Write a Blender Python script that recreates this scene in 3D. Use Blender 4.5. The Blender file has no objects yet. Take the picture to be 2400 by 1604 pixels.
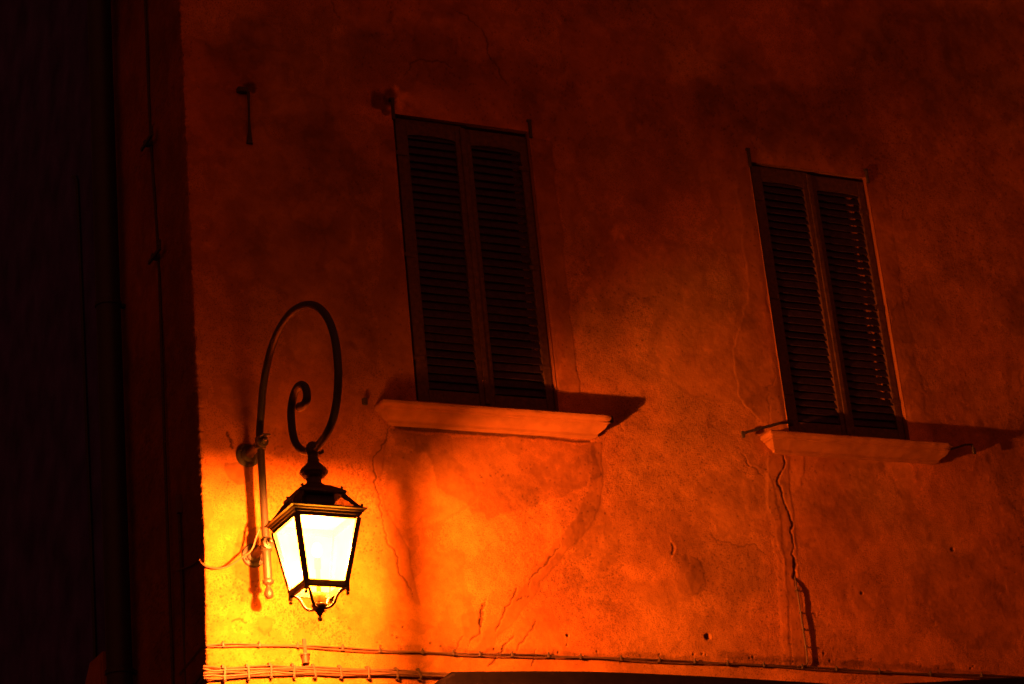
import bpy, bmesh, math, random
import numpy as np
from mathutils import Vector, Matrix
random.seed(7)
Z0 = 6.6                      # height of the window openings above the street
scene = bpy.context.scene
COL = scene.collection

# ------------------------------------------------------------------ camera
F_PX = 5197.0
PAN, TILT, ROLL = 0.484, 0.3714, -0.1014
CAM = Vector((-5.7679, -12.3927, Z0 - 4.9758))
_cp, _sp, _ct, _st, _cr, _sr = (math.cos(PAN), math.sin(PAN), math.cos(TILT), math.sin(TILT), math.cos(ROLL), math.sin(ROLL))
FWD = Vector((_sp * _ct, _cp * _ct, _st))
_r = Vector((_cp, -_sp, 0)); _u = _r.cross(FWD)
RGT = _r * _cr + _u * _sr
UPV = -_r * _sr + _u * _cr
cd = bpy.data.cameras.new("camera"); cam = bpy.data.objects.new("camera", cd); COL.objects.link(cam)
cd.sensor_width = 36; cd.lens = 36 * F_PX / 2400; cd.clip_start = 0.1; cd.clip_end = 500
M = Matrix((RGT, UPV, -FWD)).transposed().to_4x4(); M.translation = CAM
cam.matrix_world = M
scene.camera = cam
cd.dof.use_dof = True; cd.dof.focus_distance = 13.7; cd.dof.aperture_fstop = 3.2

def on(px, py, axis, val):
    """survey helper: the place on the plane axis=val that the photograph shows at px,py"""
    d = FWD * F_PX + RGT * (px - 1200) + UPV * (802 - py)
    t = (val - CAM[axis]) / d[axis]
    return CAM + d * t
def wl(px, py, y=0.0):
    p = on(px, py, 1, y); return (p.x, p.z)

# ------------------------------------------------------------------ materials
def mat(name, col, rough=0.7, metal=0.0, nscale=20, namt=0.25, bump=0.0, bscale=60, spec=0.5):
    m = bpy.data.materials.new(name); m.use_nodes = True
    nt = m.node_tree; b = nt.nodes["Principled BSDF"]
    b.inputs["Roughness"].default_value = rough; b.inputs["Metallic"].default_value = metal
    b.inputs["Specular IOR Level"].default_value = spec
    tc = nt.nodes.new("ShaderNodeTexCoord")
    n = nt.nodes.new("ShaderNodeTexNoise"); n.inputs["Scale"].default_value = nscale; n.inputs["Detail"].default_value = 6
    nt.links.new(tc.outputs["Object"], n.inputs["Vector"])
    r = nt.nodes.new("ShaderNodeMapRange"); r.inputs["From Min"].default_value = 0.3; r.inputs["From Max"].default_value = 0.7
    r.inputs["To Min"].default_value = 1 - namt; r.inputs["To Max"].default_value = 1 + namt
    nt.links.new(n.outputs["Fac"], r.inputs["Value"])
    v = nt.nodes.new("ShaderNodeVectorMath"); v.operation = 'SCALE'; v.inputs[0].default_value = col
    nt.links.new(r.outputs["Result"], v.inputs["Scale"]); nt.links.new(v.outputs["Vector"], b.inputs["Base Color"])
    if bump:
        n2 = nt.nodes.new("ShaderNodeTexNoise"); n2.inputs["Scale"].default_value = bscale; n2.inputs["Detail"].default_value = 5
        nt.links.new(tc.outputs["Object"], n2.inputs["Vector"])
        bp = nt.nodes.new("ShaderNodeBump"); bp.inputs["Strength"].default_value = bump; bp.inputs["Distance"].default_value = 0.01
        nt.links.new(n2.outputs["Fac"], bp.inputs["Height"]); nt.links.new(bp.outputs["Normal"], b.inputs["Normal"])
    return m

def plaster(name, col, bump=0.42):
    m = bpy.data.materials.new(name); m.use_nodes = True
    nt = m.node_tree; L = nt.links; b = nt.nodes["Principled BSDF"]
    b.inputs["Roughness"].default_value = 0.95; b.inputs["Specular IOR Level"].default_value = 0.15
    tc = nt.nodes.new("ShaderNodeTexCoord")
    at = nt.nodes.new("ShaderNodeAttribute"); at.attribute_name = "tint"
    def noise(s, d):
        n = nt.nodes.new("ShaderNodeTexNoise"); n.inputs["Scale"].default_value = s; n.inputs["Detail"].default_value = d
        n.inputs["Roughness"].default_value = 0.65
        L.new(tc.outputs["Object"], n.inputs["Vector"]); return n
    def rng(src, a, b_, c, d):
        r = nt.nodes.new("ShaderNodeMapRange"); r.inputs["From Min"].default_value = a; r.inputs["From Max"].default_value = b_
        r.inputs["To Min"].default_value = c; r.inputs["To Max"].default_value = d; L.new(src, r.inputs["Value"]); return r.outputs["Result"]
    n1 = noise(9, 8); n2 = noise(110, 5); n3 = noise(45, 4)
    f1 = rng(n1.outputs["Fac"], 0.3, 0.7, 0.86, 1.12)
    f2 = rng(n2.outputs["Fac"], 0.34, 0.50, 0.50, 1.08)
    mul = nt.nodes.new("ShaderNodeMath"); mul.operation = 'MULTIPLY'; L.new(f1, mul.inputs[0]); L.new(f2, mul.inputs[1])
    # smooth trowelled repairs carry less speckle: attribute blue channel = roughness of the plaster
    sep = nt.nodes.new("ShaderNodeSeparateColor"); L.new(at.outputs["Color"], sep.inputs["Color"])
    mx = nt.nodes.new("ShaderNodeMix"); mx.data_type = 'FLOAT'
    L.new(sep.outputs["Blue"], mx.inputs[0]); L.new(f1, mx.inputs[2]); L.new(mul.outputs[0], mx.inputs[3])
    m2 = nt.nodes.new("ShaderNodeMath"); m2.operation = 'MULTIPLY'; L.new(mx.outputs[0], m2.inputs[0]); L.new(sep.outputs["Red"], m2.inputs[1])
    hue = nt.nodes.new("ShaderNodeMix"); hue.data_type = 'RGBA'
    L.new(sep.outputs["Green"], hue.inputs[0])
    hue.inputs[6].default_value = (col[0], col[1], col[2], 1)
    hue.inputs[7].default_value = (col[0] * 0.92, col[1] * 1.12, col[2] * 1.1, 1)
    v = nt.nodes.new("ShaderNodeVectorMath"); v.operation = 'SCALE'
    L.new(hue.outputs[2], v.inputs[0]); L.new(m2.outputs[0], v.inputs["Scale"])
    L.new(v.outputs["Vector"], b.inputs["Base Color"])
    ad = nt.nodes.new("ShaderNodeMath"); ad.operation = 'ADD'; L.new(n2.outputs["Fac"], ad.inputs[0]); L.new(n3.outputs["Fac"], ad.inputs[1])
    ms = nt.nodes.new("ShaderNodeMath"); ms.operation = 'MULTIPLY'; L.new(sep.outputs["Blue"], ms.inputs[0]); ms.inputs[1].default_value = bump
    ms2 = nt.nodes.new("ShaderNodeMath"); ms2.operation = 'ADD'; L.new(ms.outputs[0], ms2.inputs[0]); ms2.inputs[1].default_value = 0.08
    bp = nt.nodes.new("ShaderNodeBump"); bp.inputs["Distance"].default_value = 0.008
    L.new(ms2.outputs[0], bp.inputs["Strength"])
    L.new(ad.outputs[0], bp.inputs["Height"]); L.new(bp.outputs["Normal"], b.inputs["Normal"])
    return m

WALL_COL = (0.46, 0.132, 0.020)
m_wall = plaster("ochre_plaster", WALL_COL)
m_stone = mat("sill_stone", (0.33, 0.115, 0.027), 0.9, 0, 9, 0.16, 0.4, 120, 0.1)
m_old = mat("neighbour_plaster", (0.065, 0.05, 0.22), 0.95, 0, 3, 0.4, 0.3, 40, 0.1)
m_wood = mat("shutter_paint", (0.088, 0.033, 0.012), 0.6, 0, 30, 0.35, 0.3, 80, 0.3)
m_slat = mat("slat_paint", (0.036, 0.016, 0.038), 0.65, 0, 25, 0.35, 0.2, 90, 0.25)
m_dark = mat("dark_interior", (0.02, 0.012, 0.010), 0.9)
m_iron = mat("lamp_iron", (0.055, 0.030, 0.014), 0.5, 0.0, 60, 0.3, 0.25, 150, 0.5)
m_tube = mat("bracket_paint", (0.027, 0.018, 0.010), 0.5, 0.0, 60, 0.2, 0.2, 150, 0.5)
m_rust = mat("rusty_iron", (0.05, 0.025, 0.015), 0.8, 0, 60, 0.4, 0.4, 120)
m_cable = mat("cable_sheath", (0.10, 0.04, 0.016), 0.6, 0, 40, 0.2)
m_clip = mat("clip_metal", (0.055, 0.024, 0.010), 0.6, 0, 40, 0.3)
m_awn = mat("awning_fabric", (0.006, 0.003, 0.003), 1.0, 0, 15, 0.3, spec=0.02)
m_awnm = mat("awning_metal", (0.008, 0.004, 0.004), 1.0, 0, 15, 0.2, spec=0.03)
m_ceram = mat("ceramic_socket", (0.20, 0.10, 0.05), 0.4, 0, 30, 0.1)
m_pipe = mat("downpipe_paint", (0.012, 0.010, 0.014), 0.6, 0, 10, 0.3)
m_ground = mat("asphalt", (0.05, 0.045, 0.04), 0.9, 0, 12, 0.3, 0.4, 80)

def pane_material(name, frost, tint=(1, 1, 1), fcol=(0.9, 0.9, 0.85), glow=0):
    m = bpy.data.materials.new(name); m.use_nodes = True; nt = m.node_tree; nt.nodes.clear(); L = nt.links
    out = nt.nodes.new("ShaderNodeOutputMaterial")
    tr = nt.nodes.new("ShaderNodeBsdfTransparent"); tr.inputs["Color"].default_value = (*tint, 1)
    if glow:      # opal film on the glass, lit through by the bulb
        tl = nt.nodes.new("ShaderNodeEmission"); tl.inputs["Color"].default_value = (*fcol, 1); tl.inputs["Strength"].default_value = glow
    else:
        tl = nt.nodes.new("ShaderNodeBsdfTranslucent"); tl.inputs["Color"].default_value = (*fcol, 1)
    gl = nt.nodes.new("ShaderNodeBsdfGlossy"); gl.inputs["Roughness"].default_value = 0.15
    tc = nt.nodes.new("ShaderNodeTexCoord"); n = nt.nodes.new("ShaderNodeTexNoise"); n.inputs["Scale"].default_value = 7
    L.new(tc.outputs["Object"], n.inputs["Vector"])
    r = nt.nodes.new("ShaderNodeMapRange"); r.inputs["To Min"].default_value = frost * 0.6; r.inputs["To Max"].default_value = frost * 1.4
    L.new(n.outputs["Fac"], r.inputs["Value"])
    a = nt.nodes.new("ShaderNodeMixShader"); L.new(r.outputs["Result"], a.inputs[0]); L.new(tr.outputs[0], a.inputs[1]); L.new(tl.outputs[0], a.inputs[2])
    b = nt.nodes.new("ShaderNodeMixShader"); b.inputs[0].default_value = 0.04; L.new(a.outputs[0], b.inputs[1]); L.new(gl.outputs[0], b.inputs[2])
    L.new(b.outputs[0], out.inputs["Surface"]); return m

m_roofpane = pane_material("smoked_roof_glass", 0.04, (0.50, 0.50, 0.42), (0.15, 0.10, 0.05))
LIGHT = (1.0, 0.222, 0.028)
m_pane = pane_material("lantern_glass", 0.4, glow=285, fcol=(1.0, 0.222, 0.0052))
m_bulb = bpy.data.materials.new("bulb_glow"); m_bulb.use_nodes = True
_nt = m_bulb.node_tree; _nt.nodes.clear()
_e = _nt.nodes.new("ShaderNodeEmission"); _e.inputs["Color"].default_value = (*LIGHT, 1); _e.inputs["Strength"].default_value = 58000
_o = _nt.nodes.new("ShaderNodeOutputMaterial"); _nt.links.new(_e.outputs[0], _o.inputs["Surface"])

# ------------------------------------------------------------------ object helpers
def tag(o, label=None, cat=None, group=None, kind=None):
    if label: o["label"] = label
    if cat: o["category"] = cat
    if group: o["group"] = group
    if kind: o["kind"] = kind
    return o
def world_loc(o):
    v = Vector((0, 0, 0))
    while o: v += o.location; o = o.parent
    return v
def empty(name, loc, label=None, cat=None, group=None, parent=None):
    o = bpy.data.objects.new(name, None); COL.objects.link(o); o.empty_display_size = 0.1
    if parent: o.parent = parent; o.location = Vector(loc) - world_loc(parent)
    else: o.location = loc
    return tag(o, label, cat, group)
def link(name, bm, m, parent=None, smooth=False, local=False, origin=None):
    """bm holds world coordinates unless local"""
    me = bpy.data.meshes.new(name)
    if not local:
        off = world_loc(parent) if parent else (Vector(origin) if origin else Vector((0, 0, 0)))
        bmesh.ops.translate(bm, verts=bm.verts, vec=-off)
    bmesh.ops.recalc_face_normals(bm, faces=bm.faces)
    bm.to_mesh(me); bm.free(); me.materials.append(m)
    if smooth:
        me.polygons.foreach_set("use_smooth", [True] * len(me.polygons))
        try: me.set_sharp_from_angle(angle=math.radians(38))
        except Exception: pass
    o = bpy.data.objects.new(name, me); COL.objects.link(o)
    if parent: o.parent = parent
    elif origin: o.location = origin
    return o
def box(bm, lo, hi, rot=None, bev=0.0):
    lo = Vector(lo); hi = Vector(hi); c = (lo + hi) / 2; s = hi - lo
    r = bmesh.ops.create_cube(bm, size=1)
    mt = Matrix.Translation(c) @ (rot.to_4x4() if rot else Matrix.Identity(4)) @ Matrix.Diagonal((*s, 1))
    bmesh.ops.transform(bm, matrix=mt, verts=r["verts"])
    if bev:
        ed = {e for v in r["verts"] for e in v.link_edges}
        bmesh.ops.bevel(bm, geom=list(ed), offset=bev, segments=2, affect='EDGES', profile=0.5)
def bar(bm, a, b, w, h=None, up=(0, 0, 1)):
    """square bar from a to b"""
    a = Vector(a); b = Vector(b); h = h or w; d = (b - a); L_ = d.length; z = d.normalized()
    x = Vector(up).cross(z)
    if x.length < 1e-4: x = Vector((1, 0, 0))
    x.normalize(); y = z.cross(x)
    r = bmesh.ops.create_cube(bm, size=1)
    mt = Matrix.Translation((a + b) / 2) @ Matrix((x, y, z)).transposed().to_4x4() @ Matrix.Diagonal((w, h, L_, 1))
    bmesh.ops.transform(bm, matrix=mt, verts=r["verts"])
def tube(bm, pts, rad, seg=12, caps=True):
    pts = [Vector(p) for p in pts]; n = len(pts)
    rads = rad if isinstance(rad, (list, tuple)) else [rad] * n
    t0 = (pts[1] - pts[0]).normalized()
    ref = Vector((0, 0, 1)) if abs(t0.z) < 0.9 else Vector((1, 0, 0))
    nx = ref.cross(t0).normalized(); rings = []
    for i, p in enumerate(pts):
        t = (pts[min(i + 1, n - 1)] - pts[max(i - 1, 0)]).normalized()
        nx = (nx - t * nx.dot(t)).normalized(); ny = t.cross(nx)
        rings.append([bm.verts.new(p + (nx * math.cos(2 * math.pi * k / seg) + ny * math.sin(2 * math.pi * k / seg)) * rads[i]) for k in range(seg)])
    for a, b in zip(rings, rings[1:]):
        for k in range(seg): bm.faces.new((a[k], a[(k + 1) % seg], b[(k + 1) % seg], b[k]))
    if caps: bm.faces.new(rings[0][::-1]); bm.faces.new(rings[-1])
def lathe(bm, prof, o=(0, 0, 0), axis='z', seg=24, sq=False):
    """prof: list of (radius, height)"""
    o = Vector(o); rings = []
    for r, h in prof:
        ring = []
        for k in range(seg):
            a = 2 * math.pi * (k + (0.5 if sq else 0)) / seg
            rr = max(r, 1e-4) * (math.sqrt(2) if sq else 1)
            c, s = math.cos(a) * rr, math.sin(a) * rr
            p = Vector((c, s, h)) if axis == 'z' else Vector((c, -h, s))
            ring.append(bm.verts.new(o + p))
        rings.append(ring)
    for a, b in zip(rings, rings[1:]):
        for k in range(seg): bm.faces.new((a[k], a[(k + 1) % seg], b[(k + 1) % seg], b[k]))
    bm.faces.new(rings[0][::-1]); bm.faces.new(rings[-1])
def catmull(pts, n=8):
    pts = [Vector(p) for p in pts]; P = [pts[0] * 2 - pts[1]] + pts + [pts[-1] * 2 - pts[-2]]; out = []
    for i in range(1, len(P) - 2):
        for k in range(n):
            t = k / n; a, b, c, d = P[i - 1], P[i], P[i + 1], P[i + 2]
            out.append(0.5 * ((2 * b) + (c - a) * t + (2 * a - 5 * b + 4 * c - d) * t * t + (3 * b - a - 3 * c + d) * t ** 3))
    out.append(pts[-1]); return out

# ------------------------------------------------------------------ the plastered wall
_tabs = {}
def vn(x, y, seed):
    if seed not in _tabs: _tabs[seed] = np.random.RandomState(seed).rand(256, 256).astype(np.float32)
    T = _tabs[seed]; xi = np.floor(x).astype(np.int64); yi = np.floor(y).astype(np.int64)
    fx = x - xi; fy = y - yi; fx = fx * fx * (3 - 2 * fx); fy = fy * fy * (3 - 2 * fy)
    a = T[xi & 255, yi & 255]; b = T[(xi + 1) & 255, yi & 255]; c = T[xi & 255, (yi + 1) & 255]; d = T[(xi + 1) & 255, (yi + 1) & 255]
    return (a * (1 - fx) + b * fx) * (1 - fy) + (c * (1 - fx) + d * fx) * fy
def fbm(x, y, s, seed, o=5):
    r = 0; amp = 1; tot = 0
    for i in range(o):
        r = r + amp * vn(x * s + 17.3 * i, y * s - 9.1 * i, seed + i); tot += amp; amp *= 0.55; s *= 2.03
    return r / tot
def sstep(a, b, x):
    t = np.clip((x - a) / (b - a), 0, 1); return t * t * (3 - 2 * t)

XC = -1.503
WIN = [(0.0, 1.05, 0.0, 2.115), (2.888, 3.938, -0.033, 2.111)]
def graded(a, b, s0, s1):
    out = [a]
    while out[-1] < b: out.append(out[-1] + s0 + (s1 - s0) * (out[-1] - a) / (b - a))
    return out
fine_x = graded(XC, 6.0, 0.0052, 0.0085)
us = np.array(list(np.arange(XC - 1.62, XC - 0.02, 0.018)) + list(np.arange(XC - 0.02, XC - 0.001, 0.005)) + fine_x + list(np.arange(6.05, 12, 0.25)))
fine_z = graded(-2.15, 4.15, 0.0056, 0.0085)
vs = np.array(list(np.arange(-6.6, -2.16, 0.12)) + fine_z + list(np.arange(4.2, 7.0, 0.2)))
for arr, vals in ((us, [XC, WIN[0][0], WIN[0][1], WIN[1][0], WIN[1][1]]), (vs, [WIN[0][2], WIN[0][3], WIN[1][2], WIN[1][3]])):
    for v in vals: arr[np.abs(arr - v).argmin()] = v
NU, NV = len(us), len(vs)
U, V = np.meshgrid(us, vs, indexing='ij')
tintv = np.ones((NU, NV)); dsp = np.zeros((NU, NV)); rough = np.ones((NU, NV))
# broad unevenness, blotches and staining
big = fbm(U, V, 0.9, 11); mid = fbm(U, V, 3.1, 23); sml = fbm(U, V, 11, 37); tiny = fbm(U, V, 42, 51, 3)
streak = fbm(U * 3.5, V * 0.6, 1.0, 71)
tintv *= 0.66 + 0.30 * sstep(0.25, 0.75, big) + 0.24 * sstep(0.3, 0.72, mid) + 0.26 * (sml - 0.5) + 0.20 * (tiny - 0.5) + 0.22 * (streak - 0.5)
tintv *= 1.12 - 0.30 * np.exp(-((U + 1.1) ** 2 + (V + 1.3) ** 2) / 1.9)     # painted light: tint darker near the lamp, lighter beyond, to flatten its falloff
dsp += 0.022 * (big - 0.5) + 0.007 * (mid - 0.5) + 0.0035 * (sml - 0.5) + 0.0022 * (tiny - 0.5)
# lighter lime haze with sharp coastline edges
coast = fbm(U + 0.12 * mid, V + 0.12 * sml, 1.7, 91, 6)
tintv *= 1 - 0.17 * sstep(0.50, 0.512, coast) + 0.13 * sstep(0.57, 0.576, coast)
coast2 = fbm(U + 0.1 * sml, V + 0.15 * mid, 2.6, 191, 6); tintv *= 1 - 0.10 * sstep(0.53, 0.537, coast2)
rough *= 1 - 0.6 * sstep(0.50, 0.515, coast)
wob_u = (fbm(U, V, 7, 131, 4) - 0.5); wob_v = (fbm(U, V, 7, 151, 4) - 0.5)

def bbox_idx(x0, x1, z0, z1):
    return slice(max(0, np.searchsorted(us, x0)), np.searchsorted(us, x1)), slice(max(0, np.searchsorted(vs, z0)), np.searchsorted(vs, z1))
def patch(px, tint=0.8, raise_=0.0015, soft=0.006, wob=0.10, rg=0.25):
    """a trowelled repair or a stain: outline points as surveyed on the wall"""
    P = [wl(x, y) for x, y in px]; xs = [p[0] for p in P]; zs = [p[1] - Z0 for p in P]; mg = 0.15 + soft
    I = bbox_idx(min(xs) - mg, max(xs) + mg, min(zs) - mg, max(zs) + mg)
    X = U[I] + wob * wob_u[I]; Y = V[I] + wob * wob_v[I]
    inside = np.zeros(X.shape, bool); dist = np.full(X.shape, 9.0)
    n = len(P)
    for i in range(n):
        x0, y0 = xs[i], zs[i]; x1, y1 = xs[(i + 1) % n], zs[(i + 1) % n]
        c = ((y0 > Y) != (y1 > Y)) & (X < (x1 - x0) * (Y - y0) / ((y1 - y0) or 1e-9) + x0); inside ^= c
        dx, dy = x1 - x0, y1 - y0; L2 = dx * dx + dy * dy + 1e-12
        t = np.clip(((X - x0) * dx + (Y - y0) * dy) / L2, 0, 1)
        dist = np.minimum(dist, np.hypot(X - x0 - t * dx, Y - y0 - t * dy))
    sd = np.where(inside, dist, -dist); m = sstep(-soft, soft, sd)
    tintv[I] *= 1 + (tint - 1) * m; dsp[I] += raise_ * m; rough[I] *= 1 + (rg - 1) * m
    if raise_ and soft < 0.02:   # slight dark lip round the edge
        tintv[I] *= 1 - 0.09 * np.exp(-(sd / 0.009) ** 2)
def crack(px, w=0.006, depth=0.008, dark=0.35, jag=0.014, seed=1, lip=0.0):
    w *= 0.66; depth *= 0.5; dark = 1 - (1 - dark) * 0.85; rnd = random.Random(seed); P = [Vector((*[a for a in wl(x, y)],)) for x, y in px]
    for _ in range(4):
        Q = [P[0]]
        for a, b in zip(P, P[1:]):
            d = b - a; nrm = Vector((-d.y, d.x)); mm = (a + b) / 2 + nrm * rnd.uniform(-1, 1) * 0.17 + d * rnd.uniform(-.12, .12)
            Q += [mm, b]
        P = Q
    xs = [p.x for p in P]; zs = [p.y - Z0 for p in P]; mg = 0.09
    I = bbox_idx(min(xs) - mg, max(xs) + mg, min(zs) - mg, max(zs) + mg)
    X = U[I]; Y = V[I]; dist = np.full(X.shape, 9.0); ww = np.full(X.shape, w); side = np.zeros(X.shape)
    for i in range(len(P) - 1):
        x0, y0, x1, y1 = xs[i], zs[i], xs[i + 1], zs[i + 1]
        dx, dy = x1 - x0, y1 - y0; L2 = dx * dx + dy * dy + 1e-12
        t = np.clip(((X - x0) * dx + (Y - y0) * dy) / L2, 0, 1); d = np.hypot(X - x0 - t * dx, Y - y0 - t * dy)
        k = d < dist; dist = np.where(k, d, dist); f = i / len(P)
        wv = w * (0.45 + 0.9 * abs(math.sin(f * 9 + seed)) + 0.5 * rnd.random()) * min(1, 6 * f + 0.3, 6 * (1 - f) + 0.3)
        ww = np.where(k, wv, ww); side = np.where(k, (dx * (Y - y0) - dy * (X - x0)), side)
    m = 1 - sstep(0.5, 1.3, dist / ww)
    dsp[I] -= depth * m; tintv[I] *= 1 - (1 - dark) * m
    if lip: dsp[I] += lip * np.exp(-dist / 0.03) * (side > 0)
def pit(px, py, r, depth=0.006, dark=0.5):
    x, z = wl(px, py); z -= Z0
    I = bbox_idx(x - 3 * r, x + 3 * r, z - 3 * r, z + 3 * r)
    d = np.hypot(U[I] - x + r * 1.5 * wob_u[I], V[I] - z + r * 1.5 * wob_v[I]); m = 1 - sstep(0.6, 1.2, d / r)
    dsp[I] -= depth * m; tintv[I] *= 1 - (1 - dark) * m

rp = random.Random(44)
for k in range(95):      # old trowel marks, flakes and filled holes of every size
    cx_, cy_ = rp.uniform(480, 2400), rp.uniform(0, 1560); R_ = 10 * 10 ** rp.uniform(0, 0.95); n_ = rp.randint(5, 9); ax_ = rp.uniform(0.5, 1.6)
    P_ = [(cx_ + R_ * ax_ * rp.uniform(.5, 1.2) * math.cos(2 * math.pi * i / n_), cy_ + R_ / ax_ * rp.uniform(.5, 1.2) * math.sin(2 * math.pi * i / n_)) for i in range(n_)]
    patch(P_, rp.choice([.80, .86, .90, 1.10, 1.16]), rp.uniform(-.0015, .002), rp.choice([.004, .006, .02, .04]), .14, rp.uniform(.2, 1))
# smooth bands of plaster round the windows
patch([(1241, 320), (1290, 330), (1318, 560), (1338, 760), (1362, 925), (1312, 925), (1275, 600)], 0.74, 0.003, 0.005, 0.05)
patch([(917, 330), (892, 330), (898, 560), (880, 700), (905, 880), (975, 890), (935, 560)], 0.82, 0.003, 0.006, 0.08)
patch([(2032, 420), (2075, 430), (2115, 700), (2170, 960), (2208, 990), (2131, 1000), (2090, 760)], 0.84, 0.0008, 0.006, 0.08)
patch([(1752, 390), (1725, 400), (1740, 560), (1755, 700), (1720, 820), (1728, 930), (1790, 990), (1845, 990), (1800, 700)], 0.84, 0.003, 0.006, 0.08)
# dark damp areas
for P_, t_ in (
    ([(480, 60), (620, 60), (640, 260), (560, 330), (500, 260)], 0.8),
    ([(535, 95), (590, 100), (590, 150), (560, 175), (530, 150)], 0.72),
    ([(820, 80), (1040, 70), (1080, 190), (900, 240), (760, 200)], 0.72),
    ([(1060, 150), (1240, 130), (1290, 260), (1200, 300), (1030, 260)], 0.75),
    ([(700, 320), (860, 330), (860, 470), (720, 420)], 0.8),
    ([(1250, 180), (1370, 190), (1380, 420), (1280, 470)], 0.8),
    ([(1620, 200), (2000, 180), (2100, 380), (1990, 400), (1750, 330), (1640, 340)], 0.72),
    ([(2040, 30), (2400, 10), (2400, 260), (2200, 340), (2060, 200)], 0.75),
    ([(1480, 120), (1560, 100), (1600, 260), (1500, 280)], 0.85),
    ([(1340, 400), (1440, 420), (1420, 500), (1370, 480)], 0.82),
    ([(2290, 1010), (2400, 980), (2400, 1220), (2340, 1150)], 0.55),
    ([(1590, 1280), (1760, 1260), (1790, 1380), (1700, 1440), (1600, 1380)], 0.72),
    ([(1880, 1150), (2100, 1130), (2160, 1230), (2000, 1260), (1890, 1220)], 0.8),
    ([(1850, 1380), (2200, 1400), (2230, 1450), (1900, 1450)], 0.88),
    ([(1490, 1180), (1600, 1200), (1620, 1320), (1530, 1340)], 0.85),
    ([(1050, 1070), (1180, 1060), (1200, 1140), (1100, 1170)], 0.82),
    ([(560, 380), (700, 420), (840, 620), (820, 700), (600, 680), (520, 520)], 0.82)):
    patch(P_, t_, 0, 0.09, 0.35, 0.7)
# light patches
for P_, t_ in (
    ([(925, 215), (945, 222), (945, 250), (920, 245)], 1.5),
    ([(895, 350), (920, 360), (915, 385), (898, 380)], 1.4),
    ([(1430, 540), (1460, 530), (1455, 560), (1440, 565)], 1.5),
    ([(1280, 250), (1310, 225), (1315, 260), (1275, 285)], 1.3),
    ([(1350, 600), (1500, 560), (1620, 620), (1650, 820), (1500, 880), (1370, 780)], 1.06),
    ([(1000, 1140), (1130, 1215), (1240, 1195), (1370, 1160), (1370, 1230), (1200, 1380), (1020, 1400), (1000, 1250)], 1.14)):
    patch(P_, t_, 0, 0.03, 0.25, 1.0)
# the stain that hangs under the nearer sill
patch([(910, 1010), (1390, 1040), (1400, 1120), (1330, 1150), (1240, 1190), (1140, 1215), (1030, 1140), (1000, 1060), (930, 1050)], 0.70, 0.0012, 0.010, 0.12, 0.5)
# repair bands that follow the settlement cracks
patch([(878, 1035), (905, 1030), (892, 1120), (905, 1200), (960, 1290), (985, 1420), (955, 1400), (905, 1260), (872, 1150), (862, 1090)], 0.80, 0.002, 0.005, 0.05, 0.1)
patch([(1385, 1040), (1410, 1035), (1408, 1180), (1385, 1240), (1330, 1300), (1270, 1360), (1225, 1430), (1150, 1520), (1080, 1560), (1160, 1450), (1230, 1370), (1290, 1290), (1362, 1210), (1380, 1130)], 0.80, 0.0018, 0.005, 0.07, 0.1)
patch([(1800, 1060), (1850, 1070), (1850, 1150), (1868, 1300), (1880, 1420), (1890, 1560), (1858, 1560), (1850, 1420), (1830, 1300), (1800, 1180)], 0.86, 0.002, 0.005, 0.05, 0.1)
patch([(1795, 1100), (1815, 1140), (1832, 1260), (1845, 1380), (1852, 1560), (1832, 1560), (1822, 1350), (1800, 1200)], 1.12, 0.0025, 0.012, 0.05, 0.4)
patch([(1085, 1440), (1120, 1430), (1130, 1480), (1120, 1500), (1085, 1490)], 0.82, 0.001, 0.006, 0.05, 0.1)
# little mortar patches near the lamp
patch([(524, 1088), (560, 1086), (585, 1088), (588, 1130), (560, 1138), (532, 1120)], 0.62, 0.002, 0.004, 0.05, 0.1)
patch([(549, 1290), (560, 1250), (600, 1235), (650, 1260), (655, 1330), (630, 1365), (580, 1370), (553, 1350)], 0.74, 0.002, 0.004, 0.06, 0.1)
patch([(604, 1448), (640, 1449), (638, 1478), (622, 1490), (608, 1475)], 0.78, 0.002, 0.003, 0.02, 0.1)
patch([(470, 1165), (492, 1175), (500, 1210), (486, 1240), (472, 1230)], 0.88, 0.001, 0.004, 0.03, 0.2)
patch([(690, 1560), (700, 1550), (730, 1548), (735, 1562), (715, 1568)], 1.15, 0.002, 0.003, 0.02, 0.1)
# darker bed along the upper cable
for i in range(26):
    x = 905 + i * 52; rr = random.Random(i); y = 1527 + (x - 900) * 0.037
    if rr.random() < 0.8:
        h = rr.uniform(8, 20); patch([(x - 26, y - h), (x + 30, y - h * rr.uniform(0.5, 1.1)), (x + 30, y + 3), (x - 26, y + 2)], 0.74, -0.001, 0.004, 0.06, 1.0)
patch([(1690, 1543), (2330, 1585), (2330, 1576), (1900, 1543), (1690, 1530)], 0.72, -0.001, 0.006, 0.05, 1)
# cracks
crack([(877, 951), (900, 972), (918, 992)], 0.007, 0.01, 0.3, seed=3)
crack([(918, 992), (906, 1030), (885, 1060), (873, 1088), (875, 1130), (888, 1190), (902, 1248), (925, 1290), (950, 1360), (968, 1400)], 0.0065, 0.008, 0.38, seed=4)
crack([(1314, 1272), (1290, 1305), (1274, 1328), (1250, 1348), (1240, 1372)], 0.006, 0.01, 0.35, seed=5, lip=0.003)
crack([(1210, 1370), (1208, 1390), (1198, 1412), (1180, 1440), (1172, 1460), (1163, 1480)], 0.0055, 0.01, 0.33, seed=6)
crack([(1138, 1412), (1130, 1440), (1128, 1468)], 0.015, 0.018, 0.22, seed=7, lip=0.004)
crack([(1128, 1468), (1126, 1485), (1098, 1515)], 0.006, 0.01, 0.4, seed=8)
crack([(1226, 1402), (1212, 1408)], 0.007, 0.008, 0.4, seed=9)
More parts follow.
